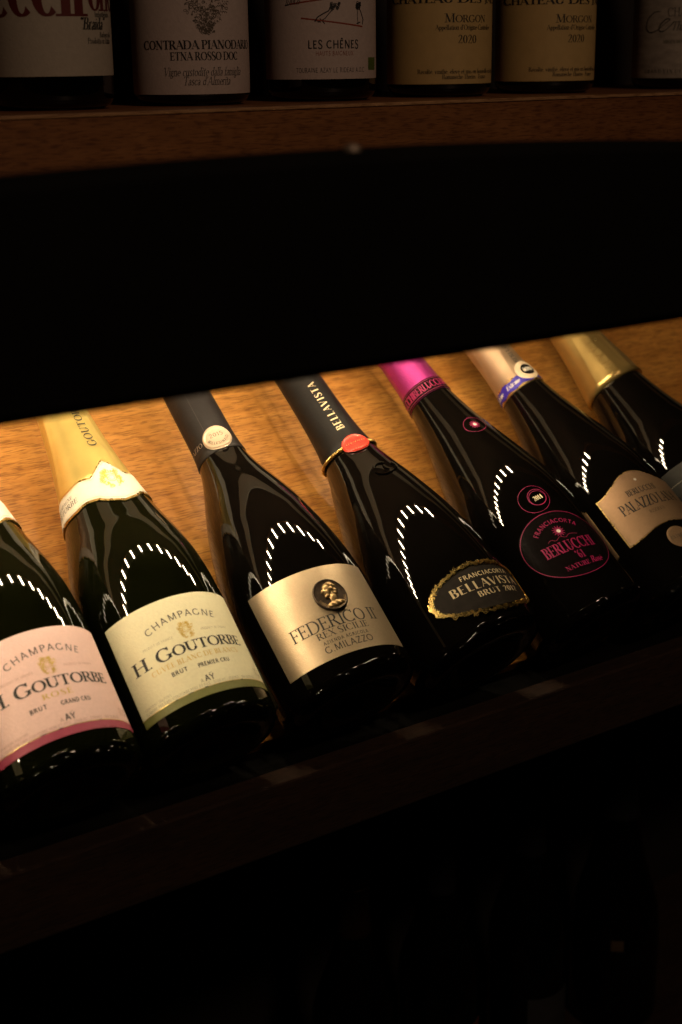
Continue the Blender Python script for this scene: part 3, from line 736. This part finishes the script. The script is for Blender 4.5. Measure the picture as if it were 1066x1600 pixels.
mesh('gold_cord', *merge(cords), GOLD, b.root, True)
b.print('lettering', text('BELLAVISTA', .0062, STENCIL, .92, .20, align='l'), -9, .2050, SILV, b.foil, .0010, rot=math.pi / 2)
EMB = GL_BLACK
emb = arc(0, 0, .0062, .0062, 40, 330, .0018, 22) + arc(.0075, .0005, .0050, .0045, 160, 400, .0016, 18) + arc(.0035, -.002, .0035, .0035, 200, 360, .0014, 12)
b.solid('embossed_emblem', emb, -9, .1560, EMB, b.glass, .0004, .0009)
tag(b.root, 'black bottle with oval gilt-edged dark label and red seal on its neck', 'bottle', GRP)

# --- fifth: magenta foil, ringed labels
MAG = simple('magenta_foil', (.40, .035, .22), .36, .75, .06, 100, .9, 1000)
MAGINK = simple('magenta_print', (.28, .009, .075), .45, .1, .1, 300)
BLK = simple('black_label_paper', (.006, .004, .004), .22, 0, .2, 200, spec=.25)
b = Bottle('champagne_bottle', recline(4), GL_BLACK, SLIM, .2265, MAG, 'cork', creased(3, .0004, 51, .2395, .29))
B5 = b
band = b.patch('foil_band', -180, 179.5, .2268, .2395, BLK, None, .0010, 120, 3)
b.print('lettering', [q for k in range(-3, 4) for q in move(text('BERLUCCHI', .0068, BOLDR, .62, .05), k * .0285 + .001)], -25, .2298, MAGINK, band, .0012)
rl = []
for hh in (-.0052, .0052): rl += [q for k in range(-60, 60) for q in line(k * .00112, hh, (k + 1) * .00112, hh, .0004, 1)]
b.print('band_rule', rl, 0, .2331, MAGINK, band, .0012)
b.print('shoulder_emblem', arc(0, 0, .0092, .0080, 0, 360, .0003, 50), -6, .1815, MAGINK, b.glass, .0004)
rays = []
for k in range(26): rays += line(.0012 * math.cos(k * .2417), .0012 * math.sin(k * .2417), (.0030 + .0012 * (k % 2)) * math.cos(k * .2417), (.0030 + .0012 * (k % 2)) * math.sin(k * .2417), .00045, 1)
b.print('emblem_rays', rays, -6, .1815, MAGINK, b.glass, .0004)
WHT = simple('white_print', (.82, .76, .68), .5)
b.print('emblem_dot', disc(0, 0, .0014, 14), -6, .1815, WHT, b.glass, .00055)
b.print('vintage_rings', arc(0, 0, .0120, .0115, 0, 360, .0003, 60) + arc(.0028, .0003, .0072, .0070, 0, 360, .0004, 44) + arc(.0028, -.0004, .0066, .0061, 0, 360, .0004, 44), -19, .0988, MAGINK, b.glass, .0004)
b.print('vintage_lettering', text('2014', .0038, BOLDR, .85, .03), -15, .0966, simple('cream_print', (.85, .74, .50), .5), b.glass, .0004)
b.skew, b.sc = -.0075, R(-19)
C, H = -19, .0570
oa, ob = .0342, .0288
da = math.degrees(oa / b.r(H))
lab = b.patch('front_label', C - da, C + da, lambda a: H - ob * math.sqrt(max(0, 1 - ((a - C) / da) ** 2)), lambda a: H + ob * math.sqrt(max(0, 1 - ((a - C) / da) ** 2)), BLK, None, .0003, 60, 12)
P = arc(0, 0, oa - .0012, ob - .0010, 0, 360, .00048, 120)
P += move(bend(text('FRANCIACORTA', .0036, SANSB, .9, .14), .0215), 0, .0180)
P += move(text('BERLUCCHI', .0090, BOLDR, .60, .05, w=.0400), .0008, -.0068) + move(text("'61", .0066, BOLDR, .70, .04), .0035, -.0148) + move(text('NATURE', .0036, BOLDR, .85, .06, w=.0185), -.003, -.0210) + move(text('Rosé', .0052, BOLDR, .8, .02, .25), .0125, -.0208)
b.print('lettering', P, C, H, MAGINK, lab)
b.print('sun_rays', move(rays, 0, 0, 0, 1.1), C, H + .0108, MAGINK, lab)
b.print('sun_dot', disc(0, 0, .0015, 14), C, H + .0108, WHT, lab, .00055)
b.print('script_line', [q for p in [catmull([(-.012, .001, 0), (-.009, .0024, 0), (-.006, .0006, 0), (-.002, .0026, 0), (.002, .001, 0), (.006, .0028, 0), (.012, .0015, 0)], 5)] for q in ribbon([(x, y) for x, y, _ in p], [.0003] * len(p))], C, H + .0035, simple('dim_magenta_print', (.25, .01, .06), .5), lab)
tag(b.root, 'black bottle with magenta neck foil and magenta ringed lettering', 'bottle', GRP)

# --- sixth: copper label, champagne foil with blue strip
COPPER = simple('copper_label', (.44, .27, .155), .44, .65, .05, 400, .3, 900)
CHFOIL = simple('champagne_foil', (.52, .36, .23), .36, .75, .06, 80, .6, 120)
b = Bottle('champagne_bottle', recline(5), GL_BLACK, SLIM, .2175, CHFOIL, 'cork', creased(6, .0006, 31, .2175, .29))
B6 = b
b.skew, b.sc = -.006, R(-12)
C = -12
def cu_hi(a): x = max(-1, min(1, (a - C) / 44)); return .0955 + .0065 * math.cos(x * math.pi) ** 1
def cu_lo(a): x = max(-1, min(1, (a - C) / 44)); return .0490 + .0030 * math.cos(x * math.pi)
ge = b.patch('gilt_edge', C - 44.6, C + 44.6, lambda a: cu_lo(a) - .0007, lambda a: cu_hi(a) + .0007, GOLD, None, .0003, 60, 10)
lab = b.patch('front_label', C - 43.6, C + 43.6, cu_lo, cu_hi, COPPER, None, .0005, 60, 12)
P = move(text('BERLUCCHI', .0052, BOLDR, .72, .06, w=.0260), .000, .0100) + move(text('PALAZZO LANA', .0092, BOLDR, .58, .05, w=.0520), .0010, -.0028) + move(text('RISERVA', .0028, LIGHTR, .9, .1), .000, -.0090)
b.print('lettering', P, C, .0715, INK, lab, .0007)
b.print('emblem_dot', disc(0, 0, .0011, 12), C + 1, .0935, WHT, lab, .0007)
rl_ = seal(b, 'round_label', -11, .0370, .0095, .0095, COPPER, b.root, .0002, .0003, .0002)
b.print('lettering', text('EXTREME', .0028, ROMAN, .9, .08), -11, .0360, INKB, rl_, .0011)
b.skew = 0
BLUE = simple('ultramarine_print', (.035, .018, .34), .45, .1, .08, 200)
ge2 = b.patch('strip_edge', -175, 172, .2178, .2292, GOLD, None, .0009, 100, 3)
stp = b.patch('blue_strip', -175, 172, lambda a: .2192 + .0006 * math.sin(R(a) * 9), lambda a: .2280 + .0006 * math.sin(R(a) * 9 + 1), BLUE, None, .0011, 100, 3)
b.print('lettering', [q for k in range(4) for q in move(text('Extrême', .0040, BOLDR, .85, .05, .2), -.0180 * k)], -52, .2222, WHT, stp, .0013)
md = seal(b, 'vintage_medal', 2, .2295, .0100, .0100, simple('cream_medal', (.74, .58, .40), .5, .1, .06, 300), b.root, .0013, .0010, .0001)
b.print('medal_centre', disc(0, 0, .0058, 30), 2, .2295, BLK, md, .00250)
b.print('lettering', text('2010', .0044, BOLDR, .85, .03), 2, .2274, WHT, md, .00265)
b.print('foil_lettering', text('BERLUCCHI', .0045, BOLDR, .9, .1, align='l'), 4, .2400, INKB, b.foil, .0011, rot=math.pi / 2)
tag(b.root, 'black bottle with copper label and blue strip round its champagne-coloured foil', 'bottle', GRP)

# --- seventh: gold foil, pale label at the right edge
FOIL7 = simple('brass_gold_foil', (.66, .46, .16), .30, .85, .06, 60, .7, 90, rvar=.06)
b = Bottle('champagne_bottle', recline(6), GL_BLACK, STD, .2050, FOIL7, 'cork', creased(8, .0009, 41, .2050, .29), foil_extra=.0016)
B7 = b
lab = b.patch('front_label', -71, 45, .030, .1065, simple('grey_label_paper', (.034, .032, .028), .6, 0, .06, 200, .3, 700, spec=.2))
b.print('rule', [q for k in range(40) for q in line((k - 20) * .0022, 0, (k - 19) * .0022, 0, .0003, 1)], -20, .0935, INKP, lab)
b.solid('embossed_lettering', move(text('CUVÉE', .0075, ROMAN, 1, .5, align='l'), 0, -.004, math.pi / 2), -24, .2120, FOIL7, b.foil, .0025, .0004)
tag(b.root, 'dark bottle with plain gold neck foil and pale grey label, rightmost on the ledge', 'bottle', GRP)

for q_ in (B1, B2): q_.stipple(GL_GREEN)
for q_ in (B3, B4, B5, B6, B7): q_.stipple(GL_BLACK)

# ------------------------------------------------------------------ standing bottles on the upper shelf
UY = .92
def stand(x, y, z, rot): return Matrix.Translation((x, y, z)) @ Matrix.Rotation(R(rot), 4, 'Z')
UGRP = 'wine bottles standing on the upper shelf'
def still(x, rot, label, zb, zt, paper, p0=-132, p1=85, y=UY, spec=BURG):
    b = Bottle('wine_bottle', stand(x, y, ZS + .0002, rot), GL_BLACK, spec, .225, simple('dark_capsule', (.03, .015, .015), .4, .2, .1, 60), None)
    lab = b.patch('front_label', p0, p1, zb, zt, paper); tag(b.root, label, 'bottle', UGRP)
    return b, lab
IVORY = simple('ivory_label_paper', (.50, .44, .35), .7, 0, .05, 300, .4, 700)
GREYP = simple('grey_rose_label_paper', (.60, .49, .44), .7, 0, .05, 300, .4, 700)
OCHRE = simple('ochre_label_paper', (.62, .43, .17), .65, 0, .05, 120, .3, 700)
RAW = simple('mottled_grey_paper', (.36, .31, .25), .75, 0, .22, 90, .4, 700, aniso=(1, 1, 2.5))
REDINK = simple('oxblood_ink', (.12, .012, .009), .6)
def at(polys_list, phi0):            # (polys, phi centre, baseline) -> polygons round phi0, h .05
    out = []
    for P, ph, hb in polys_list: out += move(P, R(ph - phi0) * .0397, hb - .05)
    return out
b, lab = still(.4226, 0, 'standing bottle with big oxblood lettering on ivory label, at the left edge', .0200, .115, IVORY)
b.print('title', at([(text('uccell', .050, DIDO, 1, -.02, align='r', w=.0860), 10, .0556), (text('one', .030, DIDO, .7, -.02, align='l'), 15, .0590)], -20), -20, .05, REDINK, lab)
P = at([(text('"Braida"', .0072, BOLDR, 1, .02, .22, w=.0235), 20, .0478), (text('Imbottigliato', .0034, ROMAN, .85, .03), 34, .0553), (text('Barbera del', .0032, ROMAN, .85, .03), 38, .0432), (text('Prodotto in Italia', .0036, ROMAN, .85, .03, align='l'), 12, .0393)], 0)
b.print('lettering', P, 0, .05, INK, lab)
b, lab = still(.5267, 0, 'standing bottle with dark grape drawing and black capitals on its label', .0068, .115, GREYP)
P = at([(text('CONTRADA PIANODARIO', .0056, BOLDR, 1, .03, w=.0860), -17, .0355), (text('ETNA ROSSO DOC', .0052, BOLDR, 1, .03, w=.0485), -14, .0285), (text('Vigne custodite dalla famiglia', .0054, LIGHTR, 1, .02, .24, w=.0570), -16, .0186), (text("Tasca d'Almerita", .0054, LIGHTR, 1, .02, .24, w=.0335), -14, .0127)], -15)
b.print('lettering', P, -15, .05, INK, lab)
rnd = random.Random(4); gr = []
for k in range(560):
    t = rnd.random(); y = -.0055 + .045 * t; wd = .004 + .015 * min(1, t * 2.2); x = rnd.gauss(.002, .5) * wd
    if abs(x) < wd: gr += (arc(x, y, rnd.uniform(.0005, .0013), rnd.uniform(.0005, .0013), 0, rnd.uniform(150, 360), rnd.uniform(.0002, .0005), 6) if rnd.random() < .7 else disc(x, y, rnd.uniform(.0003, .0008), 6))
b.print('grape_drawing', gr, -13, .05, INKB, lab)
b, lab = still(.6349, 0, 'standing bottle with arms-and-brushes drawing and red lines on its label', .0145, .115, GREYP)
def q(ph, h): return (R(ph + 22) * .0397, h - .05)
P = at([(text('LES CHÊNES', .0056, SANSB, 1, .10, w=.0375), -20, .0350), (text('TOURAINE AZAY LE RIDEAU A.O.C', .0032, SANS, 1, .10, w=.0520), -22.5, .0190)], -22)
def pen(pts, w0): return ribbon([q(*p) for p in pts], [w0] * len(pts))
P += pen([(-40, .0530), (-37, .0560), (-32, .0580), (-26, .0600), (-24, .0630)], .0008) + pen([(-37, .0525), (-30, .0548), (-26, .0580), (-21, .0615)], .0006) + pen([(-42, .0545), (-34, .0525)], .0007) + pen([(-35, .0550), (-30, .0515)], .0006)
P += pen([(13, .0510), (14, .0545), (11, .0590), (8, .0625)], .0008) + pen([(7, .0510), (6, .0560), (6, .0625)], .0005) + pen([(5, .0515), (10, .0525)], .0007)
for k in range(26):
    P += move(arc(0, 0, .0009, .0007, 0, 300, .0005, 5), *q(-24 + 9 * random.random(), .0605 + .0045 * random.random()))
    P += move(arc(0, 0, .0008, .0009, 0, 300, .0005, 5), *q(5 + 5 * random.random(), .0615 + .0045 * random.random()))
for k in range(8): P += pen([(-71 + 2 * k, .0645), (-70 + 2 * k + 3 * random.random(), .0670 + .003 * random.random())], .0005)
P += pen([(-72, .0640), (-62, .0650)], .0008)
b.print('drawing_and_lettering', P, -22, .05, INK, lab)
P = pen([(-54 + 67 * k / 10, .0554 - .0059 * k / 10) for k in range(11)], .0010) + pen([(-66 + 36 * k / 8, .0648 + .0030 * k / 8) for k in range(9)], .0010) + at([(text('HAUTS BAIGNEUX', .0030, SANS, 1, .10, w=.0275), -19.5, .0303)], -22)
b.print('red_lines', P, -22, .05, simple('rust_ink', (.30, .05, .02), .6), lab)
b.print('green_mark', [z for k in range(6) for z in line(k * .0019, -.0298, k * .0019, -.0212, .0019, 2)], 24, .05, simple('green_print', (.10, .16, .02), .6), lab)
def morgon(x, c, lbl):
    b, lab = still(x, 0, lbl, .0089, .115, OCHRE)
    P = at([(text('CHÂTEAU DES JACQUES', .0066, BOLDR, 1, .03, caps=.84, w=.1280), c, .0662), (text('MORGON', .0062, ROMAN, 1, .03, caps=.82, w=.0362), c, .0526), (text("Appellation d'Origine Contrôlée", .0036, ROMAN, 1, .03, w=.0500), c, .0473), (text('2020', .0058, ROMAN, 1, .03, w=.0160), c, .0378),
            (text('Récolté, vinifié, élevé et mis en bouteille au château', .0032, ROMAN, 1, .03, w=.0770), c, .0163), (text('Romanèche-Thorins - France', .0032, ROMAN, 1, .03, w=.0395), c, .0125)], c)
    b.print('lettering', P, c, .05, INK, lab)
morgon(.7451, -7, 'standing bottle with ochre yellow label, left one of the matching pair')
morgon(.8546, -5, 'standing bottle with ochre yellow label, right one of the matching pair')
b, lab = still(1.012, 0, 'standing bottle with mottled grey-brown label in fine script, at the right edge', .0085, .115, RAW)
sw = catmull([(.014, .0165, 0), (.008, .0160, 0), (.002, .0110, 0), (.000, .0040, 0), (.004, .0000, 0), (.011, .0015, 0), (.018, .0070, 0), (.022, .0100, 0), (.019, .0105, 0), (.014, .0060, 0), (.013, .0015, 0), (.017, .0008, 0), (.022, .0045, 0), (.026, .0085, 0)], 6)
P = ribbon([(x - .05, y - .0045) for x, y, _ in sw], [.0005 + .0005 * abs(math.sin(i * .09)) for i in range(len(sw))])
P += move(text('CHÂTEAU', .0070, LIGHTR, .8, .08, align='l'), -.0300, .0080) + move(text('Thivin', .0070, LIGHTR, .9, .0, .3, align='l'), -.0270, -.0030) + move(text('GRAND VIN DE BOURGOGNE', .0029, ROMAN, 1.0, .35, align='l'), -.0500, -.0374)
b.print('lettering', P, -20, .05, INK, lab)
b.print('small_print', move(text('MIS EN BOUTEILLE', .0026, ROMAN, 1, .05, align='l'), -.0330, -.0135), -20, .05, simple('olive_ink', (.07, .08, .03), .6), lab)

# ------------------------------------------------------------------ bottles in the unlit bay below
LGRP = 'bottles standing in the unlit lower bay'
CAPB = simple('bronze_capsule', (.05, .022, .010), .3, .6, .1, 80)
CAPK = simple('black_capsule', (.02, .02, .022), .35, .3, .1, 80)
def dark_bottle(x, y, rot, cap, spec, lbl, paper=None, lo=.09, hi=.12, p0=-40, p1=40):
    b = Bottle('wine_bottle', stand(x, y, EYE - .9848, rot), GL_BLACK, spec, .235, cap, 'cork' if spec is STD else None)
    if paper: b.patch('front_label', p0, p1, lo, hi, paper)
    tag(b.root, lbl, 'bottle', LGRP); return b
b = dark_bottle(.668, .94, 0, CAPB, BURG, 'dim bottle with bronze ringed capsule, under the front board in the dark bay')
for hh in (.290, .2835):
    pts = [((b.r(hh) + .0008) * math.sin(2 * math.pi * k / 48), -(b.r(hh) + .0008) * math.cos(2 * math.pi * k / 48), hh) for k in range(48)]
    mesh('capsule_ring', *tube(pts, .0009, 6, True), BRASS, b.foil, True)
dark_bottle(.775, .95, 0, CAPK, BURG, 'unlit bottle with black capsule and brick red label in the lower bay', simple('brick_label', (.20, .05, .03), .6), .02, .10)
dark_bottle(.890, .95, 0, CAPK, BURG, 'unlit bottle with black capsule and dark grey label in the lower bay', simple('slate_paper', (.05, .05, .05), .6), .02, .09)
dark_bottle(1.015, .95, -8, CAPK, STD, 'unlit wide bottle with tan label patch at the right of the lower bay', simple('tan_label', (.12, .08, .04), .6), .100, .112, -42, -26)
